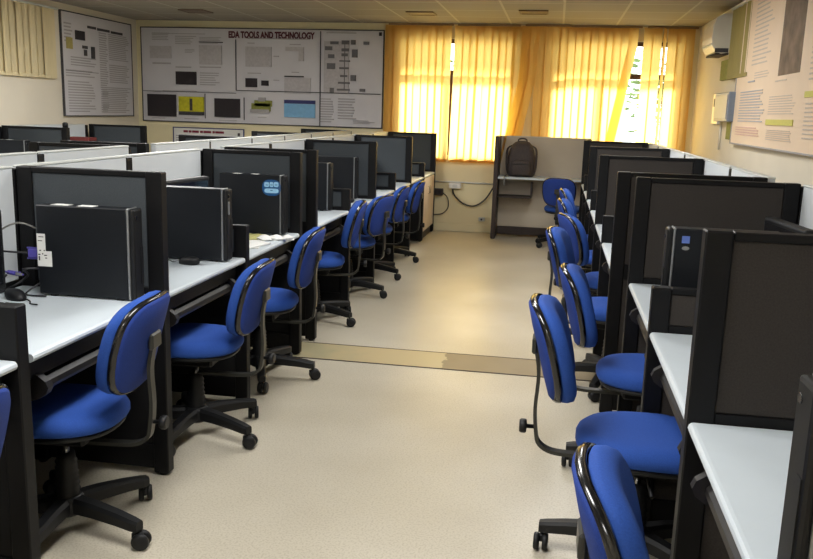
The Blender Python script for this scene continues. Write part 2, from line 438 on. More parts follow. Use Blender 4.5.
lab = {1: 'low dark divider, first past the narrow gap in the computer row', 3: 'low dark divider, second past the narrow gap in the computer row',
       5: 'low dark divider beside the cream cabinet\'s desk'}
for n in (1, 3, 5): place(divL, USED, (XL, YL1 + n * S - .05, 0), PI, lab[n], G_DL)
# row below the air conditioner
G_SR, G_DR = 'tall screens along the air conditioner row', 'low dividers along the air conditioner row'
lab = {0: 'tall brown-grey screen at the bare white desk, largest of the brown-grey screens', 2: 'tall brown-grey screen behind the computer with the small blue label'}
for n in (0, 2): place(scrR, USED, (XR1, YR0 + n * S, 0), 0, lab[n], G_SR)
place(divR, USED, (XR1, YR0 + S, 0), 0, 'low brown-grey divider in front of the computer with the small blue label', G_DR)
lab = {0: 'tall brown-grey screen peeping out directly behind the one above the blue-label computer', 2: 'tall brown-grey screen, second past the gap in the air conditioner row',
       4: 'tall brown-grey screen, third past the gap in the air conditioner row', 6: 'tall brown-grey screen at the far end of the air conditioner row, by the backpack desk'}
for n in (0, 2, 4, 6): place(scrR, USED, (XR2, YR1 + n * S, 0), 0, lab[n], G_SR)
lab = {1: 'low brown-grey divider, first past the gap in the air conditioner row', 3: 'low brown-grey divider, second past the gap in the air conditioner row', 5: 'low brown-grey divider, last one before the backpack desk'}
for n in (1, 3, 5): place(divR, USED, (XR2, YR1 + n * S, 0), 0, lab[n], G_DR)

# white backing screens
bkL = make_back(S - .003, True, ''); bkN = make_back(S - .003, False, '')
G_B = 'white backing screens of the computer row'
XSL = XL - WL - .003
def back_L(y0, label): return place(bkL, USED, (XSL - .045, y0, 0), 0, label, G_B)
# local faces -x; turn to face the aisle is not needed: both faces are alike
back_L(YL0 - S - .0, 'white backing screen beside the violet plugs, cut off by the picture edge')
back_L(YL0, 'white backing screen between the sticker computer\'s screen and a dark joint post')
back_L(YL0 + S, 'white backing screen behind the tilted brown monitor')
for k in range(6):
    back_L(YL1 - .05 + k * S + .05, 'white backing screen past the narrow gap in the computer row, %s of six' % ORD[k])
XS2 = -2.53
G_B2 = 'white backing screens of the row behind the computers'
def back_2(y0, wide, label):
    return place(bkL, USED, (XS2 - .045, y0, 0), 0, label, G_B2) if wide else place(bkN, USED, (XS2 - .045, y0, 0), 0, label, G_B2)
bkL['group'] = G_B
place(bkL, USED, (XS2 - .045, YL0 - S, 0), 0, 'white backing screen of the middle row, seen over the first charcoal screen', G_B2)
place(bkL, USED, (XS2 - .045, YL0, 0), 0, 'white backing screen of the middle row, ending at the small dark post', G_B2)
place(bkN, USED, (XS2 - .045, YL0 + S, 0), 0, 'white backing screen of the middle row, just before its dark gap', G_B2)
for k in range(6):
    place(bkN, USED, (XS2 - .045, YL1 + k * S, 0), 0, 'white backing screen of the middle row, %s past its dark gap' % ORD[k], G_B2)
G_BR = 'white backing screens of the air conditioner row'
for k, y0 in enumerate((YR0 - S, YR0, YR0 + S)):
    place(bkL, USED, (XR1 + WR + .003, y0, 0), 0, ['white backing screen along the wall beside the bare white desk', 'white backing screen along the wall, before the low divider',
        'white backing screen along the wall behind the blue-label computer'][k], G_BR)
for k in range(6):
    place(bkL, USED, (XR2 + WR + .003, YR1 + k * S, 0), 0, 'white backing screen along the wall past the gap, %s of six' % ORD[k], G_BR)

# middle row cross screens (behind the white backing screens)
G_M = 'cross screens of the middle row'
lab = ['charcoal cross screen of the middle row, just before its gap', 'charcoal cross screen of the middle row, filling its gap', 'charcoal cross screen of the middle row below the small wall notice',
       'charcoal cross screen of the middle row, below the wide wall poster\'s blue table', 'charcoal cross screen closing the far end of the middle row']
for y, l in zip((YL0 + 2 * S, YL1, YL1 + 2 * S, YL1 + 4 * S, YL1 + 6 * S), lab):
    dup(scrL, (XS2 - .049, y - .05, 0), PI, l, G_M)
# row along the wall with the beige blind
X3 = -4.64
scr3 = make_screen(.70, HT, 'fabric', '')
G_3 = 'cross screens of the wall row'
for y, l in ((7.57, 'charcoal cross screen below the beige wall blind, its post topped by a knob'), (9.15, 'charcoal cross screen in the corner below the tall wall poster'), (6.2, 'charcoal cross screen of the wall row, at the picture edge below the beige blind')):
    o = place(scr3, USED, (X3, y - .05, 0), PI, l, G_3)
bk3 = make_back(1.52, True, '')
place(bk3, USED, (X3 - .70 - .05, 7.575, 0), 0, 'white backing screen against the wall below the tall wall poster', 'white backing screens of the wall row')
dup(bk3, (X3 - .70 - .05, 6.205 - .19, 0), 0, 'white backing screen against the wall below the beige blind', 'white backing screens of the wall row')
MB().lathe([(.026, HT + .001), (.026, HT + .04), (.016, HT + .05)], n=12, T=Matrix.Translation((.032, -.025, 0))).build('post_knob', 'black', [o for o in bpy.data.objects if o.get('label', '').endswith('topped by a knob')][0])

# desks
DW = S - .05 - .006
dL = make_desk(DW, WL - .004, ''); dR = make_desk(DW, WR - .004, '')
G_DK, G_DKR = 'white desks of the computer row', 'white desks of the air conditioner row'
labL = ['white desk cut off by the picture edge, beside the low divider', 'white desk under the computer with two white stickers', 'white desk holding the computer with a pale oval mark', 'white desk with papers under the computer with a round blue badge']
for k, n in enumerate((-2, -1, 0, 1)): place(dL, USED, (XL - .002, YL0 + (n + .5) * S - .025 - (.018 if n < -1 else 0), 0), PI, labL[k], G_DK)
for k in range(6):
    place(dL, USED, (XL - .002, YL1 + (k + .5) * S - .025, 0), PI, ('white desk past the narrow gap in the computer row, %s of six' % ORD[k]) if k < 5 else 'white desk on top of the cream cabinet', G_DK)
labR = ['bare white desk filling the lower corner of the picture', 'white desk in front of the low brown-grey divider', 'white desk with a curled cable under the blue-label computer']
for k, n in enumerate((-1, 0, 1)): place(dR, USED, (XR1 + .002, YR0 + (n + .5) * S - .025, 0), 0, labR[k], G_DKR)
for k in range(6): place(dR, USED, (XR2 + .002, YR1 + (k + .5) * S - .025, 0), 0, 'white desk past the gap in the air conditioner row, %s of six' % ORD[k], G_DKR)
d3 = make_desk(1.515, .68, ''); place(d3, USED, (X3 - .005, 8.335, 0), PI, 'white desk of the wall row holding the dark case with a red top', 'desks of the wall row')
# the cabinet under the last desk replaces its tray
last = [o for o in bpy.data.objects if o.get('label') == 'white desk on top of the cream cabinet'][0]
for ch in [c for c in bpy.data.objects if c.parent == last]:
    if ch.name.startswith(('keyboard_tray', 'tray_slide', 'front_beam', 'bracket', 'modesty')):
        for g_ in [q for q in bpy.data.objects if q.parent == ch]: bpy.data.objects.remove(g_)
        bpy.data.objects.remove(ch)
cy = YL1 + 5.5 * S - .025
cb = thing('storage_cabinet', 'cream two-door cabinet under the last desk of the computer row, on a dark plinth', 'cabinet', (XL - .004, cy, 0), PI)
cw = DW / 2 - .002
MB().box(.022, .56, -cw, cw, .10, .720, bev=.002).build('carcass', 'wood_door', cb)
MB().box(.03, .55, -cw + .01, cw - .01, 0, .10).build('plinth', 'brown_board', cb)
for s_ in (-1, 1):
    d = MB().box(.002, .021, min(s_ * .004, s_ * cw), max(s_ * .004, s_ * cw), .105, .718, bev=.003).build('door', 'wood_door', cb)
    MB().tube([(.000, s_ * .05, .52), (-.012, s_ * .05, .53), (-.012, s_ * .05, .60), (.0, s_ * .05, .61)], .004, n=6).build('handle', 'chrome', d)

# ------------------------------------------------------------------ the desk against the window wall
bd = thing('wall_desk', 'narrow white desk with brown end screens under the window, holding the backpack', 'desk', (-.147, 10.0, 0))
hw = .505
for s_ in (-1, 1):
    x = s_ * hw
    MB().box(min(x, x + s_ * .05), max(x, x + s_ * .05), 0, .42, .01, HT, bev=.004).build('end_screen', 'brown_board', bd)
MB().box(-hw, hw, .375, .415, .775, HT - .008, bev=.003).build('white_panel', 'warm_panel', bd)
MB().box(-hw, hw, .372, .418, HT - .008, HT, bev=.002).build('top_trim', 'edge', bd)
MB().box(-hw, hw, .38, .41, .12, .775, bev=.002).build('lower_panel', 'warm_panel', bd)
MB().box(-hw, hw, .36, .41, .02, .12, bev=.003).build('base_rail', 'brown_board', bd)
MB().box(-hw + .002, hw - .002, .012, .374, DZ - .026, DZ, bev=.005).build('worktop', 'white_top', bd)
br_ = MB().box(-hw + .004, -.10, .08, .36, .50, .516).box(-.115, -.098, .08, .36, .50, .68)
br_.build('keyboard_shelf', 'brown_board', bd)

# ------------------------------------------------------------------ computers
def make_pc(label):
    """slim tower standing on its long side: bezel at x=0 facing -x, depth to .385, y +-.05"""
    t = thing('desktop_computer', label, 'computer')
    MB().box(.022, .385, -.036, .036, .006, .343, bev=.004).build('case', 'pc', t)
    MB().box(.015, .023, -.0375, .0375, .004, .345, bev=.003).build('silver_trim', 'silver', t)
    bz = MB().box(-.006, .016, -.035, .035, .006, .343, bev=.008, seg=2).build('front_bezel', 'black_soft', t)
    MB().box(-.008, -.0058, -.028, -.010, .06, .20).build('drive_slot', 'black_soft', bz)
    MB().box(-.0085, -.0058, .006, .024, .225, .285, bev=.003).build('badge_strip', 'silver', bz)
    MB().lathe([(.009, 0), (.008, .002)], n=14, T=Matrix.Translation((-.0058, .015, .31)) @ Matrix.Rotation(-PI / 2, 4, 'Y')).build('power_button', 'gloss', bz)
    for x in (.06, .33):
        for y in (-.024, .024):
            MB().box(x - .012, x + .012, y - .008, y + .008, 0, .007).build('rubber_foot', 'cable', t)
    return t
pc = make_pc('')
G_PC, G_PCR = 'computers of the computer row', 'computers of the air conditioner row'
PCS = []
for x, y, l in ((-1.500, 2.855, 'black upright computer with two white stickers and violet plugs behind it'),
                (-1.490, 3.722, 'black upright computer with a pale oval mark, between the sticker computer and the badge computer'),
                (-1.510, 4.632, 'black upright computer with a round blue badge, papers in front of it'),
                (-1.575, 5.885, 'black upright computer just past the narrow gap, in front of a low divider'),
                (-1.585, 6.740, 'black upright computer standing against the second screen past the narrow gap'),
                (-1.625, 7.61, 'black upright computer third past the narrow gap, with a bright silver corner')):
    PCS.append(place(pc, USED, (x, y, DZ + .001), PI, l, G_PC))
PCR = place(pc, USED, (.418, 3.12, DZ + .001), 0, 'black upright computer with a small blue label, above the low brown-grey divider', G_PCR)
PCN = place(pc, USED, (.400, 1.296, DZ + .001), 0, 'black upright computer on the bare white desk, cut off by the picture edge', G_PCR)
for p_ in PCS[:1] + PCS[2:] + [PCR, PCN]:
    for b_ in [q_ for q_ in bpy.data.objects if q_.parent == p_ and q_.name.startswith('front_bezel')]:
        for g_ in [q_ for q_ in bpy.data.objects if q_.parent == b_ and q_.name.startswith('badge_strip')]: bpy.data.objects.remove(g_)
PCN.scale = (1, 1.3, 1)
# stickers: on the side that faces the camera (local +y for the turned ones)
a = MB().box(.350, .384, .0362, .0372, .168, .235).box(.326, .384, .0362, .0372, .112, .170)
s0 = a.build('paper_sticker', 'paper', PCS[0])
k = MB()
for (x0, z0, w_, h_) in ((.368, .208, .008, .004), (.352, .208, .006, .004), (.372, .192, .009, .005), (.360, .195, .005, .005), (.374, .172, .006, .016), (.345, .19, .012, .004), (.345, .18, .008, .004), (.362, .245, .018, .003), (.356, .26, .02, .003)):
    k.box(x0, x0 + w_, .0371, .0375, z0 - .038, z0 - .038 + h_)
k.build('printed_lettering', 'ink_dark', s0)
MB().box(.26, .33, -.02, .024, .3431, .3436).box(.16, .225, -.02, .024, .3431, .3436).build('top_paper', 'paper', PCS[0])
MB().box(.26, .31, -.02, .024, .3431, .3436).box(.16, .20, -.02, .024, .3431, .3436).build('top_paper', 'paper', PCS[2])
def disc(m_, cx, cz, rx, rz, y0, y1, n=24, p=2.0):
    def pt(i):
        c_, s_ = math.cos(2 * PI * i / n), math.sin(2 * PI * i / n)
        return cx + rx * math.copysign(abs(c_) ** (2 / p), c_), cz + rz * math.copysign(abs(s_) ** (2 / p), s_)
    return m_.rings([[(pt(i)[0], y0, pt(i)[1]) for i in range(n)], [(pt(i)[0], y1, pt(i)[1]) for i in range(n)]], smooth=False)
def bx_(x): return .070 + (x - .105) * 1.15
def bz_(z): return .272 + (z - .265) * 1.15
bb = disc(MB(), bx_(.105), bz_(.265), .056, .046, .0362, .0372, p=2.6).build('blue_badge', 'badge_blue', PCS[2])
q = MB()
disc(q, bx_(.105), bz_(.250), .042, .013, .0371, .0374, p=4)
for x0, z0, w_, h_ in ((.068, .269, .026, .026), (.095, .268, .020, .026), (.117, .267, .026, .026)): disc(q, bx_(x0 + w_ / 2), bz_(z0 + h_ / 2), w_ / 2 * 1.12, h_ / 2 * 1.1, .0371, .0374, n=16, p=4)
q.build('pale_lettering', 'badge_pale', bb)
q = MB()
for cx_, cz_ in ((.081, .280), (.105, .279), (.129, .278), (.105, .252)): q.box(bx_(cx_) - .007, bx_(cx_) + .007, .0373, .0377, bz_(cz_) - .002, bz_(cz_) + .002)
q.build('lettering_detail', 'badge_blue', bb)
MB().box(.045, .072, -.0372, -.0362, .292, .318, bev=.0003).build('blue_label', mat('label_blue', (96, 122, 196), .4, noise=.05, nscale=90), PCR)
disc(MB(), .060, .274, .013, .007, -.0372, -.0362).build('oval_sticker', 'silver', PCR)
disc(MB(), .33, .32, .012, .005, .0362, .0366).build('side_latch', 'black_soft', PCS[0]); disc(MB(), .07, .315, .012, .005, .0362, .0366).build('side_latch', 'black_soft', PCS[0])

# ------------------------------------------------------------------ monitors
def make_monitor(label):
    """screen faces +x; base centre at origin"""
    t = thing('flat_monitor', label, 'monitor')
    MB().box(-.03, .018, -.215, .215, .055, .345, bev=.010, seg=2).build('housing', 'black_soft', t)
    MB().box(.0175, .0192, -.195, .195, .078, .325).build('screen', 'screen', t)
    MB().box(-.035, -.008, -.035, .035, .012, .20, bev=.006).build('stand_neck', 'black_soft', t)
    MB().lathe([(.115, 0), (.115, .008), (.10, .014), (.03, .018)], n=28).build('stand_base', 'black_soft', t)
    return t
mn = make_monitor('')
G_MN = 'flat monitors'
place(mn, USED, (-1.92, 2.44, DZ + .001), 0, 'flat monitor with its dark edge at the picture border, wired to the violet plugs', G_MN)
place(mn, USED, (-1.89, 4.13, DZ + .001), math.radians(-8), 'flat monitor with a brownish top corner peeping over the pale-oval computer', G_MN)
place(mn, USED, (.90, 3.42, DZ + .001), PI + math.radians(6), 'dark flat monitor whose corner shows over the largest brown-grey screen', G_MN)

# ------------------------------------------------------------------ small things on the desks
def make_mouse(label):
    m = MB(); n = 20
    rg = []
    for k_, (sc, z) in enumerate(((.92, 0), (1.0, .008), (.97, .018), (.85, .027), (.62, .033), (.3, .036))):
        rg.append([(.055 * sc * math.cos(2 * PI * i / n) - .004 * k_, .031 * sc * math.sin(2 * PI * i / n), z) for i in range(n)])
    m.rings(rg)
    m.tube(smooth_path([(.05, 0, .012), (.08, .01, .004), (.12, -.01, .004), (.15, .0, .004)]), .0025, n=6)
    o = m.build('computer_mouse', 'black_soft'); return tag(o, label, 'mouse')
def put(o, loc, rz=0): o.location = loc; o.rotation_euler = (0, 0, rz); return o
put(make_mouse('dark mouse on the desk by the violet plugs, beside the low divider'), (-1.925, 2.735, DZ + .001), -.5)
put(make_mouse('dark mouse lying in front of the pale-oval computer'), (-1.64, 3.60, DZ + .001), math.radians(165))
put(make_mouse('dark mouse on the desk just past the first low divider beyond the narrow gap'), (-1.60, 6.46, DZ + .001), math.radians(200))
def sheet(name, w_, h_, t_, m_, loc, rz, label, cat):
    o = MB().box(-w_ / 2, w_ / 2, -h_ / 2, h_ / 2, 0, t_).build(name, m_); put(o, loc, rz); return tag(o, label, cat)
sheet('paper_sheet', .21, .297, .002, 'paper', (-1.62, 4.24, DZ + .001), math.radians(12), 'white sheet of paper on the desk before the badge computer', 'paper')
sheet('paper_sheet', .15, .21, .006, 'paper', (-1.57, 4.19, DZ + .0035), math.radians(-14), 'small stack of white papers lying on the larger sheet', 'paper')
sheet('booklet', .15, .2, .008, mat('dull_yellow_paper', (190, 186, 120), .7, noise=.1, nscale=30), (-1.66, 4.46, DZ + .001), math.radians(30), 'yellowish booklet beside the papers before the badge computer', 'booklet')
cr = MB()
for k_ in range(3):
    rg = []
    for z in range(5):
        rr = (.045, .052, .046, .03, .008)[z] * (1 - .15 * k_)
        rg.append([(.06 * k_ + rr * (1 + .25 * random.uniform(-1, 1)) * math.cos(2 * PI * i / 9), .02 * k_ + rr * (1 + .25 * random.uniform(-1, 1)) * math.sin(2 * PI * i / 9), z * .007) for i in range(9)])
    cr.rings(rg, smooth=False)
tag(put(cr.build('crumpled_wrapper', 'paper'), (-1.56, 4.42, DZ + .001)), 'crumpled pale wrapper on the desk at the badge computer\'s foot', 'wrapper')
tag(MB().tube(smooth_path([(.50 + .055 * math.cos(a_), 3.60 + .07 * math.sin(a_), DZ + .004) for a_ in [math.radians(90 + 20 * i) for i in range(13)]], 2), .0025, n=6).build('curled_cable', 'cable_grey'), 'thin curled cable lying on the desk at the blue-label computer', 'cable')

# violet plugs and cables behind the first computer
def plug(loc, rz, rx, label):
    t = thing('video_plug', label, 'plug', loc, rz)
    MB().box(0, .045, -.017, .017, -.008, .008, bev=.004).build('plug_body', 'vga', t)
    MB().box(-.008, .0, -.012, .012, -.005, .005).build('plug_shell', 'silver', t)
    for y in (-.020, .020): MB().tube([(-.004, y, 0), (.05, y, 0)], .0035, n=8).build('thumb_screw', 'vga', t)
    t.rotation_euler = (rx, 0, rz)
    return t
pcx = -1.500 - .385
plug((pcx - .009, 2.845, DZ + .155), PI, PI / 2, 'violet video plug in the back of the sticker computer')
plug((pcx - .062, 2.785, DZ + .085), PI * .9, .3, 'violet video plug hanging loose below the plugged one')
def cable(name, pts, r, m_, label):
    return tag(MB().tube(smooth_path(pts), r, n=7).build(name, m_), label, 'cable')
cable('video_cable', [(pcx - .056, 2.845, DZ + .155), (pcx - .10, 2.82, DZ + .16), (-1.985, 2.72, DZ + .18), (-2.0, 2.68, DZ + .18)], .004, 'cable', 'dark cable from the plugged violet plug to the monitor at the picture edge')
cable('video_cable', [(pcx - .108, 2.785, DZ + .08), (-2.025, 2.74, DZ + .03), (-2.03, 2.58, DZ + .02), (-2.03, 2.38, DZ + .03)], .004, 'cable', 'dark cable from the loose violet plug along the desk')
cable('power_cable', [(pcx - .004, 2.86, DZ + .24), (pcx - .05, 2.80, DZ + .275), (-2.00, 2.78, DZ + .25), (-2.04, 2.73, DZ + .19)], .0035, 'cable_grey', 'grey cable arching from the top of the sticker computer\'s back')
cable('power_cable', [(pcx - .004, 2.84, DZ + .10), (pcx - .05, 2.80, DZ + .10), (-1.965, 2.87, DZ + .06), (-2.02, 2.80, DZ + .012), (-2.035, 2.60, DZ + .01)], .0045, 'cable', 'black cable sagging to the desk below the violet plugs')
cable('power_cable', [(pcx - .004, 2.855, DZ + .05), (pcx - .03, 2.80, DZ + .02), (-1.93, 2.80, DZ + .006), (-1.90, 2.785, DZ + .006), (-1.84, 2.79, DZ + .006)], .0035, 'cable', 'short black cable curling on the desk at the sticker computer\'s foot')
# dark case with red top on the wall-row desk
t = thing('dark_case', 'dark case with a red top, standing before the white screen below the tall wall poster', 'case', (-4.93, 8.30, DZ + .001))
MB().box(-.16, .16, -.08, .08, 0, .315, bev=.006).build('case_body', 'pc', t)
MB().box(-.162, .10, -.082, .082, .3155, .352, bev=.004).build('red_top', 'red', t)
PC3 = dup(pc, (-4.955, 7.36, DZ + .001), PI, 'black upright computer at the picture edge under the beige blind, one silver edge showing', 'computers of the wall row')
d3b = make_desk(1.30, .68, ''); place(d3b, USED, (X3 - .005, 6.86, 0), PI, 'white desk of the wall row at the picture edge below the beige blind', 'desks of the wall row')

# ------------------------------------------------------------------ task chairs (face +x, origin on the floor under the column)
def supell(w, d, p, n=36, taper=0.0):
    out = []
    for i in range(n):
        a = 2 * PI * i / n; c, s = math.cos(a), math.sin(a)
        x = d / 2 * math.copysign(abs(c) ** (2 / p), c); y = w / 2 * math.copysign(abs(s) ** (2 / p), s)
        y *= 1 - taper * (.5 - x / d)
        out.append((x, y))
    return out
def back_x(z):     # rake of the backrest
    return -.328 - (z - .70) * .27
def make_chair(label):
    t = thing('task_chair', label, 'chair')
    out = supell(.43, .45, 2.6, taper=.10)
    def seat_ring(sc, z, dip=0.0):
        r = []
        for x, y in out:
            xx, yy = x * sc, y * sc
            drop = -.03 * max(0, (xx - .08) / .14) ** 2
            r.append((xx + .015, yy, z + drop + dip * (yy / .215) ** 2))
        return r
    MB().rings([seat_ring(.90, .410), seat_ring(.97, .415), seat_ring(1.0, .427), seat_ring(1.0, .441), seat_ring(.975, .455), seat_ring(.90, .468, .004), seat_ring(.72, .475, .006), seat_ring(.4, .474, .004), seat_ring(.05, .472)]).build('seat', 'blue', t)
    pan = MB().rings([seat_ring(.80, .388), seat_ring(.93, .394), seat_ring(.95, .409)]).build('seat_pan', 'black_soft', t)
    MB().box(-.10, .09, -.07, .07, .335, .388, bev=.010).build('tilt_plate', 'black', pan)
    MB().tube([(.02, -.06, .355), (.02, -.15, .350), (.02, -.23, .345)], .006, n=8).build('height_lever', 'black', pan)
    # gas column with ribbed cover
    MB().lathe([(.014, .20), (.014, .34)], n=14).build('gas_lift', 'chrome', t)
    prof = [(.045, .085)]
    for k_ in range(9): prof += [(.047 - k_ * .0012, .09 + k_ * .021), (.041 - k_ * .0012, .10 + k_ * .021)]
    prof += [(.030, .29)]
    MB().lathe(prof, n=22).build('column_cover', 'black_soft', t)
    hub = MB().lathe([(.045, .065), (.055, .075), (.055, .12), (.046, .135)], n=20).build('base_hub', 'black_soft', t)
    for k_ in range(5):
        T = Matrix.Rotation(2 * PI * k_ / 5, 4, 'Z')
        rings = []
        for x, w_, z, h_ in ((.03, .058, .106, .052), (.12, .052, .104, .048), (.22, .046, .095, .042), (.285, .042, .086, .038), (.31, .034, .083, .034)):
            rings.append([(x, -w_ / 2, z - h_ / 2), (x, w_ / 2, z - h_ / 2), (x, w_ / 2, z + h_ * .25), (x, w_ * .32, z + h_ / 2), (x, -w_ * .32, z + h_ / 2), (x, -w_ / 2, z + h_ * .25)])
        leg = MB().rings(rings, smooth=False, T=T).build('base_leg', 'black_soft', t)
        c = MB(); A = T @ Matrix.Translation((.300, 0, 0)) @ Matrix.Rotation(.6 * k_ + .4, 4, 'Z')
        for y0 in (-.022, .008):
            c.lathe([(.010, -.002), (.026, -.002), (.0300, .003), (.0300, .012), (.026, .017), (.010, .017)], n=16, T=A @ Matrix.Translation((0.012, y0 + .014, .0302)) @ Matrix.Rotation(PI / 2, 4, 'X'))
        c.box(-.020, .020, -.007, .007, .03, .058, bev=.004, T=A)
        c.lathe([(.006, .045), (.006, .072)], n=8, T=T @ Matrix.Translation((.300, 0, 0)))
        c.build('caster', 'black_soft', leg)
    # backrest: cushion, glossy rim, rear pad, bar
    def bring(sc, off, dw=0.0, H=.325, W=.375):
        r = []
        for i in range(44):
            a = 2 * PI * i / 44; c_, s_ = math.cos(a), math.sin(a)
            y = (W / 2 * sc + dw) * math.copysign(abs(c_) ** (2 / 3.4), c_); z = (H / 2 * sc + dw) * math.copysign(abs(s_) ** (2 / 3.4), s_)
            y *= 1.0 - .10 * max(0, -z) / (H / 2)
            curve = .035 * (y / (W / 2)) ** 2
            zz = .708 + z
            r.append((back_x(zz) + off + curve, y, zz))
        return r
    bk = MB().rings([bring(.93, .010), bring(.985, .016), bring(.99, .032), bring(.955, .052), bring(.86, .064), bring(.6, .068), bring(.2, .069), bring(.02, .069)]).build('backrest', 'blue', t)
    MB().rings([bring(.93, -.010), bring(.975, -.012), bring(1.0, -.006), bring(1.005, .001), bring(1.0, .009), bring(.95, .009), bring(.90, .006)], cap0=False, cap1=False).build('back_rim', 'gloss', bk)
    MB().rings([bring(.955, -.004), bring(.955, -.013), bring(.90, -.020), bring(.5, -.022), bring(.02, -.022)]).build('rear_pad', 'blue_rear', bk)
    bar = MB()
    x0 = back_x(.72) - .030
    path = [(x0 + .003, .725), (back_x(.62) - .036, .62), (-.347, .50), (-.340, .415), (-.328, .375), (-.285, .350), (-.20, .345), (-.05, .345)]
    P3 = smooth_path([(x, 0, z) for x, z in path], 4)
    rings = []
    for i, p in enumerate(P3):
        d = (P3[min(i + 1, len(P3) - 1)] - P3[max(i - 1, 0)]).normalized(); nrm = Vector((-d.z, 0, d.x))
        rings.append([p + nrm * a_ + Vector((0, b_, 0)) for a_, b_ in ((-.006, -.017), (.006, -.017), (.006, .017), (-.006, .017))])
    bar.rings(rings, smooth=False); bar.box(x0 - .006, x0 + .012, -.04, .04, .69, .745, bev=.006)
    b_ = bar.build('back_bar', 'metal_bar', bk)
    MB().lathe([(.007, 0), (.007, .025), (.021, .026), (.024, .032), (.024, .044), (.020, .05)], n=16, T=Matrix.Translation((-.346, 0, .43)) @ Matrix.Rotation(-PI / 2, 4, 'Y')).build('adjusting_knob', 'black_soft', bk)
    return t
ch = make_chair('')
G_CL, G_CR = 'blue chairs at the computer row', 'blue chairs at the air conditioner row'
D = math.radians
def chair(x, y, rz, label, group, dz=0.0, spin=0.0, bx=0.0):
    o = place(ch, USED, (x, y, 0), rz, label, group)
    for c in [q_ for q_ in bpy.data.objects if q_.parent == o]:
        n_ = c.name.split('.')[0]
        if n_ == 'backrest': c.location = (bx, 0, dz)
        if n_ == 'base_leg': c.rotation_euler = (0, 0, spin - rz)
    return o
for x, y, a_, l, dz, sp in (
    (-1.57, 1.575, 180, 'blue chair with only the rim of its backrest showing at the picture edge', -.03, 0),
    (-1.595, 2.482, 185, 'blue chair at the desk with the sticker computer, its full base in view', .0, -13),
    (-1.535, 3.42, 184, 'blue chair in front of the pale-oval computer', -.04, -20),
    (-1.545, 4.29, 184, 'blue chair at the desk with papers, before the floor strip', -.01, 4),
    (-1.61, 5.60, 191, 'blue chair, first past the floor strip along the computer row', .0, -20),
    (-1.59, 6.50, 168, 'blue chair, second past the floor strip along the computer row', -.03, -10),
    (-1.60, 7.30, 180, 'blue chair, third past the floor strip along the computer row', -.03, -20),
    (-1.60, 8.20, 182, 'blue chair, last before the cream cabinet', -.05, -14)):
    chair(x, y, D(a_), l, G_CL, dz - .012, D(sp), .032)
for x, y, a_, l, dz, sp in (
    (.455, 1.47, 0, 'blue chair cut off by the bottom of the picture, before the bare white desk', -.01, 36),
    (.335, 2.70, 0, 'blue chair with a wide seat and a round knob, by the largest brown-grey screen', .022, 30),
    (.435, 3.47, 0, 'blue chair at the desk of the blue-label computer', .0, 36),
    (.365, 4.63, -6, 'blue chair, first past the gap along the air conditioner row', .0, 36),
    (.430, 5.46, 14, 'blue chair with its cushion turned to the aisle, second past the row gap', .0, 36),
    (.425, 6.38, 0, 'blue chair, third past the gap along the air conditioner row', .0, 36),
    (.44, 7.28, 0, 'blue chair, fourth past the gap along the air conditioner row', .0, 36)):
    chair(x, y, D(a_), l, G_CR, dz, D(sp))
chair(.12, 9.72, D(80), 'blue chair turned to the backpack desk, its rear bar in view', G_CR, -.06, 0)

# ------------------------------------------------------------------ backpack
bp = thing('backpack', 'black backpack standing on the narrow desk under the window', 'backpack', (-.39, 10.19, DZ + .001))
n = 28
def bring2(z, w_, d_, y0=0, p=3.2, x0=0):
    return [(x0 + w_ / 2 * math.copysign(abs(math.cos(2 * PI * i / n)) ** (2 / p), math.cos(2 * PI * i / n)), y0 + d_ / 2 * math.copysign(abs(math.sin(2 * PI * i / n)) ** (2 / p), math.sin(2 * PI * i / n)), z) for i in range(n)]
MB().rings([bring2(0, .27, .15), bring2(.012, .30, .18), bring2(.10, .325, .20), bring2(.22, .325, .20, .005), bring2(.31, .29, .18, .01), bring2(.37, .235, .15, .02), bring2(.405, .17, .11, .025), bring2(.418, .08, .06, .03)]).build('bag_body', 'bag', bp)
MB().rings([bring2(.02, .20, .05, -.10), bring2(.03, .23, .07, -.10), bring2(.13, .235, .075, -.10), bring2(.18, .21, .06, -.10), bring2(.20, .16, .03, -.095)]).build('front_pocket', 'bag', bp)
MB().tube(smooth_path([(-.10, -.137, .145), (0, -.142, .155), (.10, -.137, .145)]), .004, n=6).build('pocket_zip', 'metal_bar', bp)
MB().tube(smooth_path([(-.05, .02, .405), (-.045, .02, .435), (0, .02, .448), (.045, .02, .435), (.05, .02, .405)]), .009, n=8).build('top_handle', 'bag', bp)
for s_ in (-1, 1):
    MB().tube(smooth_path([(s_ * .10, .05, .37), (s_ * .165, -.03, .33), (s_ * .175, -.05, .22), (s_ * .168, -.05, .10), (s_ * .15, .0, .02)]), .016, n=8, ry=.006).build('shoulder_strap', 'bag', bp)
MB().tube(smooth_path([(-.15, -.06, .03), (-.175, -.13, .012), (-.18, -.192, .006), (-.182, -.204, -.03), (-.18, -.204, -.10)]), .008, n=6, ry=.003).build('loose_strap', 'cable_grey', bp)

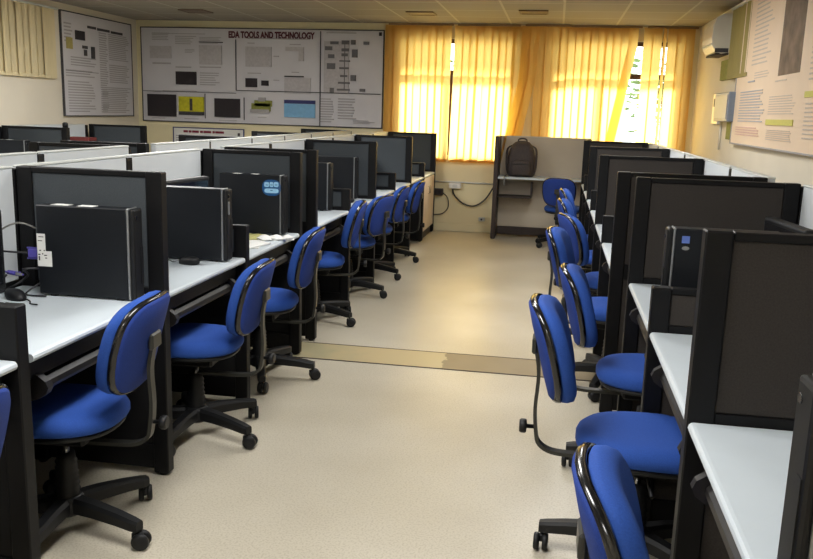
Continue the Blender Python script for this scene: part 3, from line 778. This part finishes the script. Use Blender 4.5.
# ------------------------------------------------------------------ blinds
def make_blind_obj(name, label, x0, x1, y, z0, z1, mname, pitch, skew=None, open_=None, seed=1, along='x'):
    R = random.Random(seed)
    t = thing(name, label, 'blind')
    def P3(u, v, z): return (u, y + v, z) if along == 'x' else (y - v, u, z)
    r = MB()
    a, b = P3(x0, -.022, z1 - .022), P3(x1, .028, z1)
    r.box(min(a[0], b[0]), max(a[0], b[0]), min(a[1], b[1]), max(a[1], b[1]), a[2], b[2], bev=.004)
    r.build('head_rail', 'rail' if mname == 'blind_gold' else 'edge', t)
    m_ = MB(); k_ = 0; x = x0 + .02
    wts = MB()
    while x < x1 - .02:
        w_ = pitch * 1.24; dx = R.uniform(-.006, .006); tw = R.uniform(.02, .20)
        sk = skew(x) if skew else (0, 0)
        op = open_(x) if open_ else None
        if op is not None: tw = op
        c_, s_ = math.cos(tw), math.sin(tw)
        nz = 9; rows = []
        for j in range(nz):
            f_ = j / (nz - 1); z = z1 - .02 - f_ * (z1 - .02 - z0)
            sag = sk[0] * max(0, f_ - sk[1]) / (1 - sk[1]) if sk[0] else 0
            row = []
            for q_ in range(4):
                e = (q_ / 3 - .5) * w_
                bow = .004 * math.cos((q_ / 3 - .5) * PI) + ((.008 if along == 'x' else .003) * (1 if k_ % 2 else -1))
                row.append(P3(x + dx + sag + e * c_, e * s_ + bow - (.045 if abs(sk[0]) > .1 and along == 'x' else 0) * min(1, f_ * 6), z))
            rows.append(row)
        m_.rings(rows, None, True, False, False, closed=False)
        xx = x + dx + (sk[0] if sk[0] else 0)
        a, b = P3(xx - w_ * .4, -.004, z0 - .012), P3(xx + w_ * .4, .012, z0 + .02)
        wts.box(min(a[0], b[0]), max(a[0], b[0]), min(a[1], b[1]), max(a[1], b[1]), a[2], b[2], bev=.002)
        x += pitch; k_ += 1
    m_.build('slats', mname, t)
    wts.build('bottom_weights', mname, t)
    return t
BY, BZ0, BZ1 = 10.485, .885, 2.527
make_blind_obj('vertical_blind', 'golden vertical blind lit by the window next to the wide wall poster, its near half', -2.102, -1.30, BY, BZ0, BZ1, 'blind_gold', .088, seed=3)
make_blind_obj('vertical_blind', 'golden vertical blind between the bright slit and the shaded wall pier', -1.25, -.50, BY, BZ0, BZ1, 'blind_gold', .088,
               skew=lambda x: (-.02, .3), seed=5)
make_blind_obj('vertical_blind', 'dull golden vertical blind hanging over the wall pier above the backpack', -.44, .10, BY - .055, BZ0, BZ1, 'blind_gold', .088,
               skew=lambda x: (-.20, .35) if x < -.30 else (0, 0), seed=8)
def sk3(x):
    if .73 < x < .93: return (-.24, .10)
    return (0, 0)
def op3(x):
    return None
make_blind_obj('vertical_blind', 'golden vertical blind with a twisted bunch of slats, above the backpack desk', .09, .91, BY, BZ0, BZ1, 'blind_gold', .088, skew=sk3, seed=11)
make_blind_obj('vertical_blind', 'golden vertical blind between the twisted slats and the air conditioner wall', .972, 1.54, BY, BZ0, BZ1, 'blind_gold', .092, seed=13,
               open_=lambda x: 1.15 if 1.14 < x < 1.20 else None)
make_blind_obj('vertical_blind', 'closed beige vertical blind high on the wall beside the tall poster', 4.2, 8.70, -5.42, 1.72, 2.46, 'blind_beige', .112, seed=21, along='y')
make_blind_obj('vertical_blind', 'olive-beige vertical blind on the wall between the air conditioner and the big poster', 7.62, 8.42, 1.535, 1.86, 2.49, 'blind_green', .10, seed=22, along='y')

# ------------------------------------------------------------------ posters
def poster(name, label, origin, eu, ev, w_, h_, base_mat, thick=.02, frame_mat='ink_dark', nrm=None):
    """origin = top corner at u=0,v=0 ; eu along width, ev downwards ; returns (root, add) with add(part, material, [(u0,u1,v0,v1)...]) in fractions"""
    O, U, V = Vector(origin), Vector(eu), Vector(ev); Nn = U.cross(V) * -1
    if nrm is not None: Nn = Vector(nrm)
    t = thing(name, label, 'poster', O + V * h_)
    O = O - (O + V * h_)
    def slab(mb, u0, u1, v0, v1, d0, d1, m_=None):
        p = [O + U * (u * w_) + V * (v * h_) for u, v in ((u0, v0), (u1, v0), (u1, v1), (u0, v1))]
        mb.rings([[q_ + Nn * d0 for q_ in p], [q_ + Nn * d1 for q_ in p]], m_, False)
    b = MB(); slab(b, 0, 1, 0, 1, 0, thick); b.build('board', base_mat, t)
    f = MB(); e = .012 / w_; g_ = .012 / h_
    slab(f, -e, 1 + e, -g_, 0, 0, thick + .006); slab(f, -e, 1 + e, 1, 1 + g_, 0, thick + .006); slab(f, -e, 0, 0, 1, 0, thick + .006); slab(f, 1, 1 + e, 0, 1, 0, thick + .006)
    f.build('frame_edge', frame_mat, t)
    lv = [0]
    def add(part, m_, rects):
        lv[0] += 1; k0 = thick + .0006 * lv[0]; mb = MB()
        for u0, u1, v0, v1 in rects: slab(mb, u0, u1, v0, v1, thick - .001, k0)
        return mb.build(part, m_, t)
    return t, add, slab, (O, U, V, Nn)
RT = random.Random(5)
def lines(u0, u1, v0, v1, n_, fill=.45, rag=.25):
    out = []; dv = (v1 - v0) / n_
    for i in range(n_):
        e = u1 - (u1 - u0) * rag * RT.random()
        out.append((u0, e, v0 + i * dv, v0 + (i + fill) * dv))
    return out
# wide poster on the window wall : fractions measured across its face
def fx(x): return (x - 141) / 241.5
def fy(x, y):
    top = 28.2 + (x - 141) * .0033; bot = 119 + (x - 141) * .0397
    return (y - top) / (bot - top)
def R4(x0, y0, x1, y1): return (fx(x0), fx(x1), fy((x0 + x1) / 2, y0), fy((x0 + x1) / 2, y1))
pt, add, slab, fr = poster('wall_poster', 'wide technical poster with a dark title line, on the window wall', (-5.38, YW1 - .001, 2.435), (1, 0, 0), (0, 0, -1), 3.205, 1.175, 'poster', nrm=(0, -1, 0))
ln = []
for x0, x1, y0, y1, n_ in ((152, 174, 33, 41, 3), (152, 228, 33.5, 35, 1), (176, 198, 36, 45, 3), (201, 224, 37, 44, 3), (201, 223, 66, 69, 1), (201, 222, 72, 86, 4), (152, 172, 62, 66, 1), (176, 196, 66, 69, 1), (186, 196, 49, 53, 2),
                         (152, 160, 91, 92, 1), (162, 200, 90, 92, 1), (150, 170, 117, 118.5, 1), (184, 204, 118, 119.5, 1), (220, 240, 120, 121.5, 1), (260, 272, 117, 118.5, 1), (250, 258, 42, 44, 1), (292, 305, 43, 45, 1), (250, 264, 72, 74, 1), (276, 283, 55, 57, 1), (276, 283, 79, 81, 1), (294, 304, 71, 73, 1),
                         (323, 336, 98, 124, 6), (340, 358, 98, 121, 5), (355, 376, 121, 125, 2), (328, 366, 31, 33, 1), (250, 312, 37.5, 40, 1)):
    add('text_block', 'ink', lines(fx(x0), fx(x1), fy((x0 + x1) / 2, y0), fy((x0 + x1) / 2, y1), max(1, round(n_ * 1.6)) if n_ > 1 else 1, .42, .3))

FP = mat('faint_print', (186, 182, 184), .8, noise=.08, nscale=40)
for q_ in [R4(248, 46, 274, 66), R4(288, 46, 306, 50), R4(301, 50, 306, 60), R4(287, 77, 313, 93), R4(150, 46, 172, 58), R4(201, 45, 224, 64), R4(326, 40, 350, 92)]: add('diagram_print', FP, [q_])
add('ruled_lines', 'ink_dark', [R4(238, 39, 238.5, 90), R4(322, 30, 322.6, 127), R4(142, 91, 238, 91.5), R4(238, 91.3, 381, 92), R4(201, 41.5, 225, 42.3), R4(287, 75, 306, 76.3), R4(246, 97, 246.4, 120), R4(206, 93, 206.3, 118)])
for q_ in (R4(176.4, 71, 197.6, 84), R4(146, 93.5, 176, 115.5), R4(216, 98, 242, 117), R4(248, 77.5, 259.5, 86.5), R4(264, 79.8, 271, 85)): add('dark_picture', 'ink_black', [q_])
add('yellow_picture', 'yellow_print', [R4(179, 96, 205, 111)])
add('picture_base', 'ink_dark', [R4(179, 111, 205, 114.5), R4(190.5, 98, 193.5, 110)])
add('chip_picture', 'olive_print', [R4(254, 103, 273, 111), R4(257, 100, 274.5, 106)])
add('chip_top', 'ink', [R4(261, 97, 268, 101), R4(252.5, 109, 272, 112.5)])
add('table_picture', 'sky_print', [R4(287, 103.5, 317.6, 117.5)])
add('table_header', 'ink_blue', [R4(287, 99.7, 317.6, 103.4)])
fl = []
for x0, y0, x1, y1 in ((332, 40, 340, 43), (343, 39, 350, 43), (352, 38.5, 356, 43), (364, 40, 369, 43), (327, 45, 334, 49), (343, 47, 350, 50), (353, 48, 358, 56), (343, 52, 349, 55), (330, 53, 336, 57), (341, 59, 351, 60.5), (329, 62, 337, 68), (341, 66, 350, 68), (342, 74, 349, 76), (352, 74, 357, 80), (340, 81, 351, 83), (332, 87, 336, 92), (339, 88, 351, 90), (361, 88, 366, 91), (345.8, 40, 346.4, 90)): fl.append(R4(x0, y0, x1, y1))
add('flow_chart', mat('grey_dark_print', (112, 110, 112), .8, noise=.1, nscale=60), fl)
add('corner_mark', 'ink_black', [R4(378.6, 30.5, 381, 34)])
def lettering(text, parent, loc, rot, size, m_, xs=1.0, name='title_lettering'):
    cu = bpy.data.curves.new(name, 'FONT'); cu.body = text; cu.size = size; cu.extrude = .0008; cu.offset = .005 * size / .1
    cu.materials.append(MT[m_]); o = bpy.data.objects.new(name, cu); COL.objects.link(o); o.parent = parent; o.location = loc; o.rotation_euler = rot; o.scale = (xs, 1, 1)
    bpy.context.view_layer.update()
    me = bpy.data.meshes.new_from_object(o.evaluated_get(bpy.context.evaluated_depsgraph_get()))
    n_ = bpy.data.objects.new(name, me); COL.objects.link(n_); n_.parent = parent; n_.location = loc; n_.rotation_euler = rot; n_.scale = (xs, 1, 1)
    bpy.data.objects.remove(o)
    n_.name = name
    return n_
lettering('EDA TOOLS AND TECHNOLOGY', pt, (-4.185 + 5.38, -.034, 1.175 - .108), (PI / 2, 0, 0), .108, 'ink_title', .70)
# small notice below it, partly hidden
pn, add, slab, fr = poster('wall_notice', 'small white notice with a red heading, below the wide poster', (-4.965, YW1 - .001, 1.172), (1, 0, 0), (0, 0, -1), .96, .42, 'paper', .012, 'ink_blue', nrm=(0, -1, 0))
hd = []; x = .14
for w_ in (.075, .05, .115, .05, .13, .04, .145):
    hd.append((x, x + w_ * .86, .065, .135)); x += w_
add('red_heading', 'ink_red', hd)
TM = 'ink'
for q_ in (lines(.03, .12, .22, .5, 4), lines(.16, .9, .25, .9, 9, .4),): add('text_block', TM, q_)
add('corner_mark', 'ink_black', [(.92, .955, .10, .19)])
# tall poster on the wall with the beige blind (u runs along +y)
pl, add, slab, fr = poster('wall_poster', 'tall technical poster beside the beige blind, in the corner', (XW0 + .001, 8.80, 2.445), (0, 1, 0), (0, 0, -1), 1.56, 1.13, 'poster', nrm=(1, 0, 0))
TM = 'ink'
for q_ in (lines(.03, .14, .10, .30, 6), lines(.10, .45, .42, .52, 4), lines(.03, .45, .55, .63, 3), lines(.05, .42, .66, .98, 12), lines(.50, .62, .14, .98, 36, .5), lines(.64, .97, .14, .42, 14), lines(.64, .97, .46, .66, 9), lines(.52, .97, .70, .98, 14, .5),): add('text_block', TM, q_)
add('title_bar', 'ink_dark', [(.34, .46, .095, .12), (.48, .66, .10, .125), (.68, .86, .105, .13)])
add('dark_picture', 'ink_black', [(.17, .30, .16, .25)])
add('yellow_picture', mat('mustard_print', (170, 158, 96), .8, noise=.1, nscale=40), [(.05, .13, .24, .35)])
add('grey_pictures', 'ink_dark', [(.26, .33, .30, .33), (.28, .32, .34, .40), (.38, .43, .30, .42), (.03, .47, .56, .564)])
# big poster on the air conditioner wall (u runs towards the camera)
pr, add, slab, fr = poster('wall_poster', 'large pale poster with a brown photo, on the air conditioner wall', (XW1 - .001, 7.99, 2.50), (0, -1, 0), (0, 0, -1), 3.6, 1.21, 'poster_warm', .035, 'ink', nrm=(-1, 0, 0))
def RU(y0, y1): return ((7.99 - y0) / 3.6, (7.99 - y1) / 3.6)
def RV(z): return (2.50 - z) / 1.21
def rr(y0, y1, z1, z0): a_, b_ = RU(y0, y1); return (a_, b_, RV(z1), RV(z0))
add('brown_photo', 'photo_print', [rr(6.55, 5.98, 2.42, 1.80)])
def tl(y0, y1, z1, z0, n_, rag=.35): a_, b_ = RU(y0, y1); return lines(a_, b_, RV(z1), RV(z0), max(1, round(n_ * 1.5)) if n_ > 1 else 1, .34, rag)
TM = mat('soft_grey_print', (196, 184, 174), .8, noise=.08, nscale=50)
for q_ in (tl(7.45, 6.80, 2.44, 1.90, 11), tl(7.3, 6.75, 1.86, 1.80, 2), tl(6.72, 6.0, 1.66, 1.52, 5, .2), tl(6.6, 6.2, 1.77, 1.745, 1), tl(5.75, 4.6, 2.4, 1.72, 14), tl(5.75, 4.6, 1.60, 1.36, 6), tl(6.7, 6.0, 1.42, 1.34, 4, .1),): add('text_block', TM, q_)
TM = mat('soft_blue_print', (176, 178, 188), .8, noise=.08, nscale=50)
for q_ in (tl(7.75, 6.85, 1.72, 1.46, 8, .2), tl(7.5, 7.2, 1.80, 1.77, 1),): add('text_block', TM, q_)
TM = mat('soft_pink_print', (212, 176, 170), .8, noise=.08, nscale=50)
for q_ in (tl(7.8, 6.9, 1.43, 1.35, 3, .2),): add('text_block', TM, q_)
add('yellow_heading', mat('soft_yellow_print', (206, 200, 110), .8, noise=.06, nscale=50), [rr(6.74, 6.0, 1.495, 1.455), rr(5.79, 5.0, 1.672, 1.635)])

# ------------------------------------------------------------------ wall things on the air conditioner wall
ac = thing('air_conditioner', 'white wall air conditioner high beside the window corner', 'air conditioner', (XW1 - .001, 8.50, 2.09))
prof = [(0, 0.02), (-.10, 0.0), (-.15, .02), (-.185, .07), (-.195, .15), (-.19, .26), (-.165, .33), (-.11, .36), (0, .365)]
MB().rings([[(x, .0, z) for x, z in prof], [(x, .56, z) for x, z in prof]], smooth=False).build('housing', 'ac', ac)
MB().box(-.150, -.03, .02, .54, -.006, .008).build('air_outlet', 'ink_black', ac)
MB().box(-.198, -.186, .01, .55, .085, .094).build('panel_seam', 'edge', ac)
MB().box(-.16, -.04, -.004, .001, .012, .05, bev=.001).build('end_vent', 'ink_dark', ac)
fb = thing('fuse_box', 'grey fuse box on the wall below the olive-beige blind', 'fuse box', (XW1 - .001, 8.30, 1.47))
MB().box(-.09, 0, -.33, .33, 0, .26, bev=.006).build('box_body', 'grey_box', fb)
MB().box(-.096, -.0895, -.30, .30, .02, .24, bev=.003).build('box_door', 'grey_box', fb)
sw = thing('wall_switch', 'white switch plate with a dark rocker, beside the grey fuse box', 'switch', (XW1 - .001, 8.93, 1.44))
MB().box(-.03, 0, -.16, .16, 0, .30, bev=.004).build('plate', 'ac', sw)
MB().box(-.036, -.0295, -.08, .08, .17, .25, bev=.002).build('rocker', 'ink_black', sw)
tag(MB().box(XW1 - .03, XW1 - .001, 8.50, 8.86, 1.86, 2.045, bev=.003).build('olive_strip', 'olive_print'), 'olive strip under the air conditioner, beside the olive-beige blind', 'strip')  # stands in for the blind continuing behind the air conditioner
tag(MB().box(XW1 - .035, XW1 - .001, 8.0, 8.25, 1.31, 1.465, bev=.003).build('olive_strip', 'olive_print'), 'olive strip hanging under the grey fuse box', 'strip')
pcb = MB().tube([(XW1 - .012, 8.65, 1.20), (XW1 - .012, 8.65, 1.465)], .010, n=8).build('conduit_pipe', 'ac'); tag(pcb, 'thin pale conduit running down below the fuse box', 'conduit')

# ------------------------------------------------------------------ wiring on the wall under the window
YS = YW1 - .001
tag(MB().tube([(-1.50, YS - .012, .622), (-.72, YS - .012, .618)], .011, n=8).build('conduit_pipe', 'edge'), 'thin grey conduit along the wall below the window', 'conduit')
so = thing('socket_box', 'white socket box on the conduit below the window', 'socket', (-1.21, YS - .024, .545))
MB().box(-.075, .075, -.045, .024, 0, .066, bev=.005).build('box_body', 'paper', so)
MB().box(-.03, .03, -.049, -.044, .015, .05, bev=.002).build('outlet', 'edge', so)
cable('power_cable', [(-1.24, YS - .035, .533), (-1.215, YS - .035, .46), (-1.10, YS - .035, .36), (-.96, YS - .035, .335), (-.83, YS - .035, .42), (-.74, YS - .035, .56), (-.72, YS - .035, .60)], .010, 'metal_bar', 'thick dark cable sagging below the white socket box')
b2 = thing('socket_box', 'dark socket box low on the wall beside the cream cabinet', 'socket', (-1.43, YS - .02, .45))
MB().box(-.07, .07, -.05, .02, 0, .085, bev=.005).build('box_body', 'brown_board', b2)
MB().box(-.05, -.005, -.054, -.049, .02, .065).box(.005, .05, -.054, -.049, .02, .065).build('outlet', 'ink_black', b2)
cable('power_cable', [(-1.36, YS - .03, .48), (-1.30, YS - .03, .42), (-1.29, YS - .03, .30), (-1.36, YS - .03, .22), (-1.48, YS - .03, .20)], .006, 'cable', 'thin black cable looping from the dark socket box')
b3 = thing('floor_outlet', 'small pale outlet just above the skirting below the window', 'outlet', (-.86, YS - .015, .145))
MB().box(-.04, .04, -.02, .015, 0, .05, bev=.004).build('outlet_body', 'edge', b3)
MB().lathe([(.012, 0), (.012, .012)], n=12, T=Matrix.Translation((0, -.02, .025)) @ Matrix.Rotation(PI / 2, 4, 'X')).build('outlet_cap', 'ink_dark', b3)

# ------------------------------------------------------------------ recessed ceiling lights, switched off
for x, y, l in ((-1.53, 9.42, 'dark recessed ceiling light above the window beside the wide poster'), (-.31, 9.20, 'dark recessed ceiling light above the wall pier between the windows'), (-4.15, 9.45, 'dark recessed ceiling light above the wide poster')):
    c = thing('ceiling_light', l, 'ceiling light', (x, y, ZC - .001), 0, 'switched-off ceiling lights')
    f = MB(); w_ = .15
    f.box(-w_, w_, -w_, -w_ + .02, -.012, 0).box(-w_, w_, w_ - .02, w_, -.012, 0).box(-w_, -w_ + .02, -w_ + .02, w_ - .02, -.012, 0).box(w_ - .02, w_, -w_ + .02, w_ - .02, -.012, 0)
    f.build('light_frame', 'lamp_off', c)
    MB().box(-w_ + .021, w_ - .021, -w_ + .021, w_ - .021, -.008, 0).build('diffuser', 'lamp_off', c)
